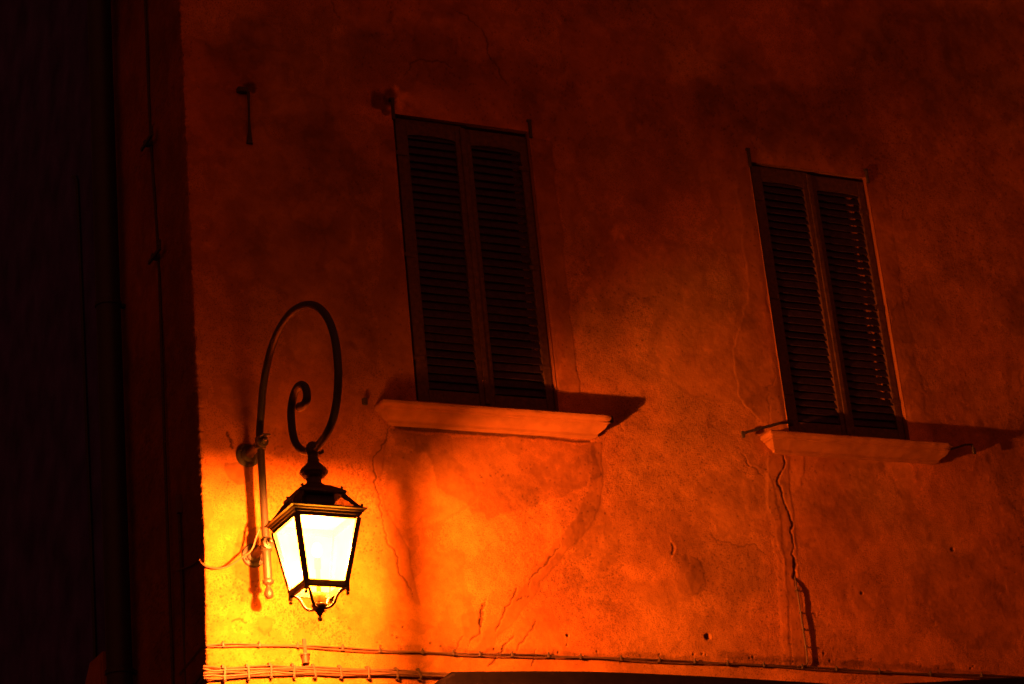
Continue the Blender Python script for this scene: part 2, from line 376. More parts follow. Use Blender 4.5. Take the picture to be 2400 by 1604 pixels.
crack([(1205, 1490), (1190, 1505), (1165, 1535), (1145, 1562)], 0.007, 0.01, 0.33, seed=10)
crack([(1256, 1455), (1254, 1463), (1240, 1480), (1225, 1505), (1212, 1525)], 0.0065, 0.008, 0.4, seed=11)
crack([(1258, 1520), (1252, 1545), (1246, 1562)], 0.006, 0.008, 0.4, seed=12)
crack([(1088, 1490), (1075, 1510), (1062, 1530)], 0.006, 0.008, 0.45, seed=13)
crack([(1836, 1068), (1840, 1085), (1828, 1112), (1822, 1135), (1832, 1160), (1845, 1195), (1858, 1225), (1857, 1260), (1855, 1300)], 0.0085, 0.013, 0.3, seed=14, lip=0.001)
crack([(1855, 1300), (1862, 1330), (1860, 1352), (1866, 1372)], 0.014, 0.018, 0.25, seed=15)
if 0: crack([(1838, 1320), (1848, 1380), (1852, 1440), (1854, 1490)], 0.006, 0.008, 0.45, seed=16, lip=0.002)
crack([(1815, 860), (1816, 885), (1800, 905), (1798, 940), (1801, 1000)], 0.005, 0.004, 0.65, seed=17)
if 0: crack([(1408, 1160), (1414, 1185), (1420, 1205)], 0.010, 0.012, 0.45, seed=18)
crack([(1573, 1270), (1580, 1285), (1576, 1300)], 0.010, 0.014, 0.45, seed=19, lip=0.006)
crack([(1060, 20), (1120, 62), (1140, 90), (1150, 140), (1175, 180), (1195, 205)], 0.008, 0.008, 0.5, seed=20)
crack([(945, 180), (960, 150), (990, 141), (1030, 145), (1060, 160)], 0.007, 0.006, 0.5, seed=21)
crack([(775, 0), (782, 25), (797, 43)], 0.008, 0.006, 0.5, seed=22)
crack([(1735, 1060), (1752, 1090), (1790, 1120)], 0.006, 0.006, 0.55, seed=23)
crack([(1655, 1230), (1668, 1255), (1690, 1270), (1770, 1275), (1800, 1300)], 0.005, 0.004, 0.6, seed=24)
if 0: crack([(2205, 1080), (2218, 1140), (2222, 1170), (2215, 1200)], 0.006, 0.005, 0.55, seed=25)
crack([(1445, 985), (1462, 1010)], 0.006, 0.006, 0.5, seed=26)
crack([(546, 1458), (562, 1452), (570, 1454), (577, 1462)], 0.009, 0.010, 0.4, seed=27, lip=0.003)
crack([(534, 1010), (541, 1030), (545, 1050)], 0.012, 0.016, 0.25, seed=28)
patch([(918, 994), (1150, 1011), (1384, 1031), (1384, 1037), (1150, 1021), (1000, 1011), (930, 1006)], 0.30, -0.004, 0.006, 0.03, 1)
# pits, nail holes
for x, y, r in ((915, 228, 0.05), (893, 238, 0.06), (905, 262, 0.03), (1660, 1492, 0.022), (2232, 1288, 0.016), (585, 205, 0.04), 
                (1330, 1490, 0.01), (945, 1470, 0.008), (1115, 480, 0.02), (2020, 1390, 0.01)):
    pit(x, y, r, 0.02, 0.35)
rr = random.Random(5)
for i in range(34):
    x = rr.uniform(880, 2300); pit(x, 1510 + (x - 900) * 0.037 + rr.gauss(0, 9), rr.uniform(0.004, 0.010), 0.008, 0.45)
# sprinkling of small air holes, dense near the lamp corner
dens = fbm(U, V, 1.3, 301, 3)
cell = np.random.RandomState(8).rand(NU, NV)
keep = cell < 0.009 * sstep(0.40, 0.66, dens) * (0.6 + 1.6 * sstep(0.45, 0.62, fbm(U * 0.4, V, 6.0, 333, 4))) * (1.0 + 3.5 * (U < -0.3) * (V < 0.4) * rough)
hole = keep.astype(float); h2 = hole.copy()
h2[1:, :] += 0.6 * hole[:-1, :]; h2[:, 1:] += 0.6 * hole[:, :-1]; h2[1:, 1:] += 0.4 * hole[:-1, :-1]
h2 = np.clip(h2, 0, 1); dsp -= 0.0014 * h2; tintv *= 1 - 0.45 * h2
# worn corner
ce = np.exp(-np.abs(U - XC) / 0.02); dsp -= ce * (0.004 + 0.075 * np.clip(fbm(U * 0 + 3, V, 9, 401, 5) - 0.46, 0, 1) + 0.035 * (fbm(U * 0 + 9, V, 40, 431, 3) - 0.4))
# keep the edges of the window openings nearly straight
inwin = np.zeros((NU, NV), bool)
for x0, x1, z0, z1 in WIN:
    dx = np.maximum(np.maximum(x0 - U, U - x1), 0); dz = np.maximum(np.maximum(z0 - V, V - z1), 0); d = np.hypot(dx, dz)
    dsp *= 0.25 + 0.75 * sstep(0, 0.06, d)
    inwin |= (U > x0 + 1e-6) & (U < x1 - 1e-6) & (V > z0 + 1e-6) & (V < z1 - 1e-6)
tintv *= np.where(U < XC, 0.56, 1.0)  # shade painted in: side wall plaster tinted darker than the front
# positions: u runs along the side wall, round the corner, along the front
fr = sstep(-0.010, 0.010, U - XC)          # 0 side, 1 front
nx_ = -(1 - fr); ny_ = -fr; ln = np.hypot(nx_, ny_) + 1e-9
PX = np.maximum(U, XC) + (nx_ / ln) * dsp - 0.022 * sstep(-0.9, -2.0, V) * np.exp(-np.maximum(U - XC, 0) / 0.5)
PY = np.maximum(XC - U, 0) + (ny_ / ln) * dsp
PX = PX + np.where(fr * (1 - fr) > 0.02, 0.003, 0)
PZ = V + Z0
co = np.stack([PX, PY, PZ], -1).reshape(-1, 3)
idx = np.arange(NU * NV).reshape(NU, NV)
cu = (us[:-1] + us[1:]) / 2; cv = (vs[:-1] + vs[1:]) / 2
keepf = np.ones((NU - 1, NV - 1), bool)
for x0, x1, z0, z1 in WIN: keepf &= ~((cu[:, None] > x0) & (cu[:, None] < x1) & (cv[None, :] > z0) & (cv[None, :] < z1))
A = idx[:-1, :-1][keepf]; B = idx[1:, :-1][keepf]; C_ = idx[1:, 1:][keepf]; D = idx[:-1, 1:][keepf]
faces = np.stack([A, B, C_, D], -1)
tr_ = [tintv.reshape(-1)]; rg_ = [rough.reshape(-1)]; extra = []; exf = []; base = NU * NV
for x0, x1, z0, z1 in WIN:          # plastered reveals, cut back to the room side
    i0, i1 = [int(np.abs(us - v).argmin()) for v in (x0, x1)]; j0, j1 = [int(np.abs(vs - v).argmin()) for v in (z0, z1)]
    loop = [idx[i, j0] for i in range(i0, i1)] + [idx[i1, j] for j in range(j0, j1)] + [idx[i, j1] for i in range(i1, i0, -1)] + [idx[i0, j] for j in range(j1, j0, -1)]
    loop = np.array(loop); prev = loop
    for depth in (0.012, 0.06, 0.30):
        nw = co[loop].copy(); nw[:, 1] = depth; new = base + np.arange(len(loop)); base += len(loop)
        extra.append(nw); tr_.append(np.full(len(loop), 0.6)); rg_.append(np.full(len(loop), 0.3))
        exf.append(np.stack([prev, new, np.roll(new, -1), np.roll(prev, -1)], -1)); prev = new
co = np.concatenate([co] + extra); faces = np.concatenate([faces] + exf)
tv = np.concatenate(tr_); rv = np.concatenate(rg_)
used = np.zeros(len(co), bool); used[faces.reshape(-1)] = True
remap = np.cumsum(used) - 1; faces = remap[faces]; co = co[used]; tv = tv[used]; rv = rv[used]
me = bpy.data.meshes.new("wall")
me.vertices.add(len(co)); me.vertices.foreach_set("co", co.astype(np.float32).reshape(-1))
nf = len(faces); me.loops.add(nf * 4); me.loops.foreach_set("vertex_index", faces.reshape(-1).astype(np.int32))
me.polygons.add(nf); me.polygons.foreach_set("loop_start", np.arange(0, nf * 4, 4, dtype=np.int32))
me.polygons.foreach_set("use_smooth", np.ones(nf, bool))
me.update(calc_edges=True); me.validate()
ca = me.color_attributes.new("tint", 'FLOAT_COLOR', 'POINT')
hue = fbm(co[:, 0] + 3, co[:, 2], 0.8, 501, 4)
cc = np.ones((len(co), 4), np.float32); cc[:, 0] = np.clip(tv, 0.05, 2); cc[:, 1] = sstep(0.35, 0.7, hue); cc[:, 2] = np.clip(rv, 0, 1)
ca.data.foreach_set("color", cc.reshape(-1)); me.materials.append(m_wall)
building = empty("plastered_building", (XC, 0, 0), "ochre plastered house front with cracks, patched stucco and two shuttered windows", "building")
wall = bpy.data.objects.new("wall", me); COL.objects.link(wall); wall.parent = building; wall.location = (-XC, 0, 0)

# rear closing of the house (never open to the sky)
bm = bmesh.new(); box(bm, (XC + 0.30, 7.6, 0.01), (11.7, 7.9, 13.35)); box(bm, (11.7, 0.3, 0.01), (11.96, 7.9, 13.35)); link("rear_wall", bm, m_old, building)
bm = bmesh.new(); box(bm, (XC - 0.35, -0.45, 13.45), (12.4, 8.2, 13.6)); link("roof", bm, m_old, building)

# ------------------------------------------------------------------ windows
def leaf(x0, x1, z0, z1, y, sl, sr, arch=True):
    """one louvred leaf: frame mesh (with hinges) and slat mesh"""
    bm = bmesh.new(); t = 0.042
    tr, br = 0.115, 0.085
    box(bm, (x0, y, z0), (x0 + sl, y + t, z1), bev=0.004); box(bm, (x1 - sr, y, z0), (x1, y + t, z1), bev=0.004)
    box(bm, (x0 + sl + .001, y + 0.002, z0), (x1 - sr - .001, y + t - 0.002, z0 + br), bev=0.003)
    # arched top rail
    n = 14; a, b = x0 + sl + 0.001, x1 - sr - 0.001; vs1 = []
    for k in range(n + 1):
        f = k / n; x = a + (b - a) * f; zz = z1 - tr + 0.018 * (math.sin(math.pi * f) ** 0.7 if 0.001 < f < 0.999 else 0) - 0.012
        vs1.append((bm.verts.new((x, y + 0.002, zz)), bm.verts.new((x, y + 0.002, z1)), bm.verts.new((x, y + t - 0.002, zz)), bm.verts.new((x, y + t - 0.002, z1))))
    for p, q in zip(vs1, vs1[1:]):
        bm.faces.new((p[0], q[0], q[1], p[1])); bm.faces.new((p[2], p[3], q[3], q[2])); bm.faces.new((p[0], p[2], q[2], q[0])); bm.faces.new((p[1], q[1], q[3], p[3]))
    # inner bead
    for xx in (a,): box(bm, (xx, y + 0.004, z0 + br), (xx + 0.007, y + 0.012, z1 - tr))
    sb = bmesh.new(); za = z0 + br + 0.01; zb = z1 - tr + 0.03; nn = int((zb - za) / 0.0575)
    for k in range(nn):
        zc = za + 0.028 + k * (zb - za) / nn; rx = -math.radians(70) + random.gauss(0, 0.05); ry = random.gauss(0, 0.006)
        box(sb, (a - 0.004, y + 0.021 - 0.028, zc - 0.0035), (b + 0.004, y + 0.021 + 0.028, zc + 0.0035), Matrix.Rotation(ry, 3, 'Y') @ Matrix.Rotation(-rx, 3, 'X'), bev=0.0015)
    return bm, sb
for wi, (x0, x1, z0, z1) in enumerate(WIN):
    z0 += Z0; z1 += Z0
    bm = bmesh.new(); y = 0.105
    for a, b in (((x0 - .02, y, z0 - .03), (x0 + .035, y + .05, z1 + .02)), ((x1 - .035, y, z0 - .03), (x1 + .02, y + .05, z1 + .02)), ((x0 + .035, y, z1 - .035), (x1 - .035, y + .05, z1 + .02)), ((x0 + .035, y, z0 - .03), (x1 - .035, y + .05, z0 + .03))): box(bm, a, b)
    win = link("window", bm, m_wood, building)
    bm = bmesh.new(); box(bm, (x0 - .05, 0.302, z0 - .05), (x1 + .05, 0.33, z1 + .05)); link("dark_backing", bm, m_dark, win)  # dark sheet stands in for the unlit room behind the shutters
    mid_ = x0 + 0.535
    f, s = leaf(x0 + 0.028, mid_ - 0.002, z0 + 0.012, z1 - 0.012, 0.030, 0.080, 0.052)
    # hinge side cover strip
    box(f, (x0 + 0.006, 0.047, z0 + 0.012), (x0 + 0.027, 0.08, z1 - 0.03))
    for zz in (z0 + 0.3, z0 + 1.05, z1 - 0.3): box(f, (x0 + 0.01, 0.024, zz), (x0 + 0.10, 0.031, zz + 0.03))
    link("shutter_leaf", f, m_wood, win); link("louvre", s, m_slat, win)
    f, s = leaf(mid_ + 0.002, x1 - 0.008, z0 + 0.010, z1 - 0.028, 0.033, 0.056, 0.058)
    box(f, (mid_ - 0.018, 0.018, z0 + 0.02), (mid_ + 0.020, 0.030, z1 - 0.03), bev=0.004)
    for zz in (z0 + 0.3, z0 + 1.05, z1 - 0.3): box(f, (x1 - 0.09, 0.027, zz), (x1 - 0.01, 0.034, zz + 0.03))
    link("shutter_leaf", f, m_wood, win); link("louvre", s, m_slat, win)
    # iron hinge pins that rise above the leaves
    for xx, hh in ((x0 + 0.004, 0.10 if wi == 0 else 0.09), (x1 + 0.012, 0.075 if wi == 0 else 0.05)):
        bm = bmesh.new(); tube(bm, [(xx, -0.004, z1 - 0.05), (xx, -0.008, z1 + hh)], 0.013, 8)
        box(bm, (xx - 0.02, -0.014, z1 + hh), (xx + 0.016, 0.02, z1 + hh + 0.02), bev=0.004)
        link("hinge_pin", bm, m_rust, win)
    # moulded stone sill with returned ends
    if wi == 0: bl, br_, seed, zt, yb = -0.196, 1.285, 3, -0.012, -0.185
    else: bl, br_, seed, zt, yb = 2.745, 4.115, 9, -0.060, -0.207
    prof = [(0.0, yb - .004), (0.012, yb), (0.030, yb + 0.004), (0.034, yb + 0.022), (0.050, yb + 0.030), (0.070, yb + 0.042), (0.086, yb + 0.058), (0.094, yb + 0.074), (0.110, yb + 0.078), (0.114, yb + 0.086), (0.128, yb + 0.092), (0.136, yb + 0.102), (0.137, yb + 0.118), (0.130, yb + 0.126), (0.09, zt - 0.03), (0.0, zt)]
    bm = bmesh.new(); rings = []
    L_ = br_ - bl
    def plan(o):      # left return, front, right return
        pts = []
        so = o * 0.80
        for k in range(9): pts.append((bl - so, -o * 1.08 * k / 9))
        nF = 130
        for k in range(nF + 1): pts.append((bl - so + (L_ + 2 * so) * k / nF, -o * 1.08))
        for k in range(8, -1, -1): pts.append((br_ + so, -o * 1.08 * k / 9))
        return pts
    from mathutils import noise as mn
    for o, z in prof:
        ring = []
        for (x, y_) in plan(o):
            nz = mn.fractal(Vector((x * 14, y_ * 14 + seed, z * 14)), 0.8, 2.0, 4) * 0.0022 + mn.noise(Vector((x * 3, seed, z * 3))) * 0.005
            endw = 1.0
            dxr = (br_ + o * .8) - x
            chip = 0.018 * max(0, 1 - abs(dxr) / 0.06) * (o > 0.11) * (1 if wi == 0 else 0.6)
            ring.append(bm.verts.new((x - (chip if y_ < -.01 else 0), min(y_ + nz * (o > 0.005) + chip, 0.02 if o < .005 else 0.0), z + Z0 + nz * 0.6)))
        rings.append(ring)
    for a, b in zip(rings, rings[1:]):
        for k in range(len(a) - 1): bm.faces.new((a[k], a[k + 1], b[k + 1], b[k]))
    # back edge of the slab runs into the wall opening
    bk = [bm.verts.new((v.co.x, 0.10 if bl + .19 < v.co.x < br_ - .19 else 0.012, zt + Z0 + 0.001)) for v in rings[-1]]
    for k in range(len(bk) - 1): bm.faces.new((rings[-1][k], rings[-1][k + 1], bk[k + 1], bk[k]))
    link("window_sill", bm, m_stone, win, smooth=True)
    # shutter stays
    def stay(pts, r=0.008, plate=True):
        b = bmesh.new(); tube(b, pts, r, 8)
        p = Vector(pts[-1]); box(b, p - Vector((0.012, 0.008, 0.03)), p + Vector((0.012, 0.008, 0.02)), bev=0.003)
        if plate: q = Vector(pts[0]); box(b, q - Vector((0.02, 0.006, 0.02)), q + Vector((0.02, 0.006, 0.02)), bev=0.003)
        link("shutter_stay", b, m_rust, win)
    if wi == 0:
        stay([(1.385, 0.0, Z0 - .045), (1.395, -0.04, Z0 - .045), (1.42, -0.05, Z0 - .05)], 0.008)
        stay([(-.37, 0.0, Z0 - .035), (-.375, -0.03, Z0 - .035), (-.385, -0.045, Z0 - .045)], 0.008)
    else:
        stay([(2.93, 0.02, Z0 + .05), (2.80, -0.03, Z0 + .018), (2.60, -0.045, Z0 - .045), (2.50, -0.05, Z0 - .075), (2.465, -0.05, Z0 - .09)], 0.010)
        stay([(4.20, 0.0, Z0 - .115), (4.25, -0.06, Z0 - .10), (4.38, -0.07, Z0 - .06), (4.44, -0.07, Z0 - .055), (4.45, -0.07, Z0 - .10)], 0.009)

# ------------------------------------------------------------------ the street lamp
LX, LY = -1.19, -1.06
TY = -0.236
lamp = empty("street_lamp", (LX, 0, Z0 - 1.11), "lit iron street lantern hanging from a scrolled bracket beside the house corner", "street lamp")
px_sp = [(613, 1050), (611, 1010), (611.4, 974.6), (615.4, 921), (623.4, 867.5), (637, 814), (657, 768), (681, 735), (703.8, 719), (728, 714.5), (749, 723), (766.7, 744), (780, 776), (788, 814), (792.7, 867.5), (792, 907.6), (788, 948), (778.8, 988), (764, 1020), (742, 1050)]
sp = [on(x, y, 0, LX) for x, y in px_sp]
sp[0].y = TY; sp[1].y = TY
bm = bmesh.new()
pts = catmull([Vector((LX, TY, Z0 - 1.28)), Vector((LX, TY, Z0 - 1.0)), Vector((LX, TY, Z0 - 0.7))] + sp, 7)
tube(bm, pts, [0.0235] * len(pts), 16)
in_sc = [on(x, y, 0, LX) for x, y in [(733, 1060), (710.5, 1057), (694.4, 1041.5), (686.4, 1017), (683, 988), (682.4, 961), (686.4, 934), (694, 913), (704, 902.5), (714, 906), (719, 920), (719, 936), (713, 949), (703, 954)]]
pts = catmull(in_sc, 7); n = len(pts)
tube(bm, pts, [0.0235 if k < n - 22 else 0.0235 + 0.004 * (k - n + 22) / 22 for k in range(n)], 16)
e_ = pts[-1]; r = bmesh.ops.create_uvsphere(bm, u_segments=16, v_segments=10, radius=0.029); bmesh.ops.translate(bm, verts=r["verts"], vec=e_)
link("bracket", bm, m_tube, lamp, smooth=True)
bm = bmesh.new()   # lower sleeve with its pear finial
lathe(bm, [(0.0255, 0), (0.0265, -0.01), (0.0265, -0.185), (0.024, -0.19), (0.033, -0.196), (0.036, -0.206), (0.033, -0.216), (0.022, -0.222), (0.014, -0.232), (0.014, -0.240), (0.021, -0.252), (0.0275, -0.270), (0.0285, -0.283), (0.025, -0.298), (0.015, -0.309), (0.001, -0.313)], (LX, TY, Z0 - 1.13))
link("finial", bm, m_tube, lamp, smooth=True)
for zz, low in ((-1.105, True), (-0.455, False)):
    bm = bmesh.new(); o = (LX - 0.001, 0, Z0 + zz)
    lathe(bm, [(0.075, -0.01), (0.077, 0.012), (0.070, 0.020), (0.050, 0.022), (0.048, 0.034), (0.040, 0.040), (0.030, 0.044), (0.026, 0.06), (0.024, 0.20), (0.030, 0.205)], o, 'y', 28)
    for ang in (90, 210, 330) if low else (150, 270, 30):
        a = math.radians(ang); c = Vector(o) + Vector((math.cos(a) * 0.058, 0, math.sin(a) * 0.058))
        lathe(bm, [(0.009, 0.018), (0.009, 0.028), (0.005, 0.033)], c, 'y', 6)
    # collar clasping the tube and its round boss
    lathe(bm, [(0.028, -0.040), (0.034, -0.036), (0.034, 0.036), (0.028, 0.040)], (LX, TY, Z0 + zz), 'z', 20)
    lathe(bm, [(0.034, 0.0), (0.034, 0.035), (0.036, 0.040), (0.036, 0.048), (0.028, 0.052), (0.020, 0.054), (0.020, 0.066), (0.013, 0.070), (0.009, 0.076), (0.013, 0.084), (0.015, 0.092), (0.011, 0.102), (0.002, 0.106)], (LX, TY, Z0 + zz), 'y', 20)
    if not low:
        box(bm, (LX - 0.03, TY - 0.11, Z0 + zz + 0.018), (LX + 0.03, TY + 0.01, Z0 + zz + 0.030), bev=0.004)
    link("mounting_rosette", bm, m_tube, lamp, smooth=True)

# lantern, built about its own axis (z = 0 at the rim)
RZ = -1.192
def at_z(z): return z - RZ
lf = bmesh.new()
# top knob, neck, bell and shoulder
lathe(lf, [(0.002, at_z(-.730)), (0.022, at_z(-.735)), (0.037, at_z(-.752)), (0.042, at_z(-.775)), (0.037, at_z(-.800)), (0.031, at_z(-.812)), (0.030, at_z(-.835)), (0.034, at_z(-.842)), (0.033, at_z(-.855)), (0.042, at_z(-.868)), (0.060, at_z(-.885)), (0.074, at_z(-.898)), (0.083, at_z(-.912)), (0.083, at_z(-.924)), (0.074, at_z(-.932)), (0.066, at_z(-.946)), (0.056, at_z(-.952)), (0.046, at_z(-.958)), (0.043, at_z(-.975)), (0.045, at_z(-.988)), (0.056, at_z(-.996)), (0.066, at_z(-1.004)), (0.082, at_z(-1.016)), (0.084, at_z(-1.03))], (0, 0, 0), 'z', 16)
tube(lf, [(0.035, 0, at_z(-.80)), (0.058, -0.004, at_z(-.79)), (0.062, -0.004, at_z(-.775))], [0.010, 0.012, 0.006], 8)
# square lid
lathe(lf, [(0.076, at_z(-1.016)), (0.138, at_z(-1.060)), (0.142, at_z(-1.062)), (0.142, at_z(-1.076)), (0.128, at_z(-1.082)), (0.03, at_z(-1.082))], (0, 0, 0), 'z', 4, True)
def ball(b, p, r):
    q = bmesh.ops.create_uvsphere(b, u_segments=10, v_segments=7, radius=r); bmesh.ops.translate(b, verts=q["verts"], vec=p)
# roof corner bars, rim cornice
for sx in (-1, 1):
    for sy in (-1, 1):
        bar(lf, (sx * .122, sy * .122, at_z(-1.080)), (sx * .198, sy * .198, at_z(-1.186)), 0.022)
        bar(lf, (sx * .130, sy * .130, at_z(-1.095)), (sx * .145, sy * .145, at_z(-1.115)), 0.028)
        ball(lf, (sx * .121, sy * .121, at_z(-1.040)), 0.0085); bar(lf, (sx * .121, sy * .121, at_z(-1.062)), (sx * .121, sy * .121, at_z(-1.040)), 0.010)
        ball(lf, (sx * .205, sy * .205, at_z(-1.168)), 0.009); bar(lf, (sx * .205, sy * .205, at_z(-1.195)), (sx * .205, sy * .205, at_z(-1.168)), 0.010)
def frame_ring(b, prof):
    """square moulding, prof = (half width, height) closed section"""
    rings = []
    for h, z in prof: rings.append([b.verts.new((sx * h, sy * h, z)) for sx, sy in ((-1, -1), (1, -1), (1, 1), (-1, 1))])
    m_ = len(rings)
    for i in range(m_):
        a, c = rings[i], rings[(i + 1) % m_]
        for k in range(4): b.faces.new((a[k], a[(k + 1) % 4], c[(k + 1) % 4], c[k]))
frame_ring(lf, [(0.170, at_z(-1.184)), (0.222, at_z(-1.184)), (0.229, at_z(-1.188)), (0.229, at_z(-1.194)), (0.216, at_z(-1.198)), (0.212, at_z(-1.206)), (0.203, at_z(-1.212)), (0.202, at_z(-1.222)), (0.194, at_z(-1.226)), (0.192, at_z(-1.246)), (0.178, at_z(-1.246)), (0.176, at_z(-1.20)), (0.170, at_z(-1.20))])
hT, zT, hB, zB = 0.186, at_z(-1.236), 0.119, at_z(-1.606)
for sx in (-1, 1):
    for sy in (-1, 1):
        a = Vector((sx * hT, sy * hT, zT)); b = Vector((sx * hB, sy * hB, zB))
        bar(lf, a, b, 0.029, 0.029, up=(0, 1, 0))
frame_ring(lf, [(0.132, at_z(-1.596)), (0.134, at_z(-1.604)), (0.134, at_z(-1.628)), (0.128, at_z(-1.634)), (0.108, at_z(-1.634)), (0.108, at_z(-1.598))])
# underside: drops at the corners, curved arms to the hub
for sx in (-1, 1):
    for sy in (-1, 1):
        bar(lf, (sx * .124, sy * .124, at_z(-1.632)), (sx * .124, sy * .124, at_z(-1.655)), 0.020)
        ball(lf, (sx * .124, sy * .124, at_z(-1.668)), 0.0115)
lantern = link("lantern_frame", lf, m_iron, None, smooth=False, local=True)
lantern.parent = lamp; lantern.location = Vector((LX, LY, Z0 + RZ)) - world_loc(lamp)
lantern.rotation_euler = (0, 0.022, 0)
def llink(name, bm, m, smooth=False):
    bmesh.ops.recalc_face_normals(bm, faces=bm.faces)
    o = link(name, bm, m, None, smooth=smooth, local=True); o.parent = lantern; return o
for sx in (-1, 1):
    for sy in (-1, 1):
        bm = bmesh.new(); q = 0.7071
        P_ = [(sx * r_ * q, sy * r_ * q, at_z(z_)) for r_, z_ in ((0.172, -1.628), (0.150, -1.634), (0.128, -1.648), (0.110, -1.672), (0.096, -1.700), (0.076, -1.722), (0.052, -1.730), (0.018, -1.728))]
        tube(bm, catmull(P_, 5), 0.0088, 10); llink("support_arm", bm, m_iron, True)
bm = bmesh.new(); lathe(bm, [(0.036, at_z(-1.700)), (0.046, at_z(-1.706)), (0.046, at_z(-1.716)), (0.038, at_z(-1.722)), (0.034, at_z(-1.732)), (0.029, at_z(-1.737)), (0.026, at_z(-1.745)), (0.021, at_z(-1.750)), (0.017, at_z(-1.760)), (0.010, at_z(-1.770)), (0.008, at_z(-1.776)), (0.013, at_z(-1.782)), (0.0145, at_z(-1.790)), (0.012, at_z(-1.799)), (0.002, at_z(-1.803))], (0, 0, 0), 'z', 20)
llink("finial", bm, m_iron, True)
bm = bmesh.new(); lathe(bm, [(0.020, at_z(-1.636)), (0.035, at_z(-1.640)), (0.039, at_z(-1.648)), (0.036, at_z(-1.700)), (0.030, at_z(-1.7005))], (0, 0, 0), 'z', 20)
lathe(bm, [(0.013, at_z(-1.637)), (0.013, at_z(-1.50)), (0.019, at_z(-1.495)), (0.019, at_z(-1.43)), (0.010, at_z(-1.425))], (0, 0, 0), 'z', 16)
box(bm, (-0.024, -0.043, at_z(-1.695)), (-0.012, -0.034, at_z(-1.665)))
llink("lamp_holder", bm, m_ceram, True)
bm = bmesh.new(); q_ = bmesh.ops.create_uvsphere(bm, u_segments=20, v_segments=12, radius=1)
bmesh.ops.transform(bm, matrix=Matrix.Translation((0, 0, at_z(-1.385))) @ Matrix.Diagonal((0.026, 0.026, 0.042, 1)), verts=q_["verts"])
llink("bulb", bm, m_bulb, True)
bm = bmesh.new(); box(bm, (-0.088, -0.088, at_z(-1.176)), (0.088, 0.088, at_z(-1.0825)), bev=0.006); llink("gear_box", bm, m_iron)
bm = bmesh.new(); box(bm, (-0.168, -0.168, at_z(-1.204)), (0.168, 0.168, at_z(-1.196))); llink("reflector_plate", bm, m_ceram)
gT, gB = hT - 0.006, hB - 0.006
for ax, ay in ((0, -1), (1, 0), (0, 1), (-1, 0)):
    bm = bmesh.new(); tx, ty = -ay, ax
    def cn(h, z, s): return (ax * h + tx * h * s * 0.985, ay * h + ty * h * s * 0.985, z)
    v = [bm.verts.new(p) for p in (cn(gT, zT, -1), cn(gT, zT, 1), cn(gB, zB, 1), cn(gB, zB, -1))]; bm.faces.new(v)
    llink("glass_pane", bm, m_pane)
    bm = bmesh.new(); v = [bm.verts.new(p) for p in (cn(.124, at_z(-1.082), -1), cn(.124, at_z(-1.082), 1), cn(.192, at_z(-1.184), 1), cn(.192, at_z(-1.184), -1))]; bm.faces.new(v)
    llink("roof_pane", bm, m_roofpane)

# ------------------------------------------------------------------ wires and cables
def wire(name, pts, r, m, label, cat, sub=6, group=None):
    bm = bmesh.new(); tube(bm, catmull(pts, sub), r, 8); o = link(name, bm, m, None, True, origin=tuple(pts[0])); return tag(o, label, cat, group)
wp = [(612, 1236, -.215), (604, 1250, -.20), (590, 1289, -.16), (568, 1306, -.12), (542, 1324, -.08), (515, 1332, -.05), (488, 1329, -.03), (474, 1321, -.02)]
pts = [on(a, b, 1, y) for a, b, y in wp + [(468, 1316, .01), (466, 1313, .06)]]; pts += [Vector((XC - 0.012, 0.2, pts[-1].z + 0.01)), Vector((XC - 0.012, 0.5, pts[-1].z + 0.06))]
wire("supply_wire", pts, 0.0062, m_cable, "thin wire sagging from the lamp bracket to the house corner", "wire")

def wp_wall(px, py, off): p = on(px, py, 1, -off); return p
# slim pair of telephone cables
tp = [(486, 1512), (520, 1510.5), (560, 1509), (640, 1512), (700, 1513), (800, 1518), (900, 1524), (1000, 1528), (1100, 1532.5), (1240, 1534), (1320, 1538), (1400, 1541), (1500, 1545), (1600, 1549), (1700, 1554), (1800, 1559), (1900, 1564), (2000, 1570), (2100, 1576), (2200, 1580), (2320, 1583), (2420, 1588)]
root = empty("telephone_cable", on(486, 1512, 1, 0), "slim double cable clipped across the front above the thick cable bundle", "cable")
for k, (dz, ph) in enumerate(((0.0, 0), (-0.011, 2.1))):
    bm = bmesh.new(); pts = [Vector((XC - 0.02, 0.5, Z0 - 1.72 + dz)), Vector((XC - 0.02, 0.03, Z0 - 1.66 + dz))]
    for i, (a, b) in enumerate(tp):
        p = wp_wall(a, b, 0.014 + 0.004 * k); p.z += dz + 0.006 * math.sin(i * 1.7 + ph) * (1 if k else 0.3); pts.append(p)
    tube(bm, catmull(pts, 6), 0.0044, 8); link("cable", bm, m_cable, root, True)
for a in (522, 607, 697, 803, 890, 990, 1062, 1124, 1200, 1285, 1360, 1455, 1545, 1628, 1705, 1790, 1880, 1960, 2060, 2180, 2300):
    b = np.interp(a, [t[0] for t in tp], [t[1] for t in tp]); p = wp_wall(a, b, 0.014); bm = bmesh.new()
    box(bm, p + Vector((-0.007, -0.012, -0.018)), p + Vector((0.007, 0.014, 0.009)), Matrix.Rotation(random.uniform(-.2, .2), 3, 'Y'), bev=0.002); ball(bm, p + Vector((0.0, -0.006, 0.014)), 0.006)
    link("cable_clip", bm, m_clip, root)
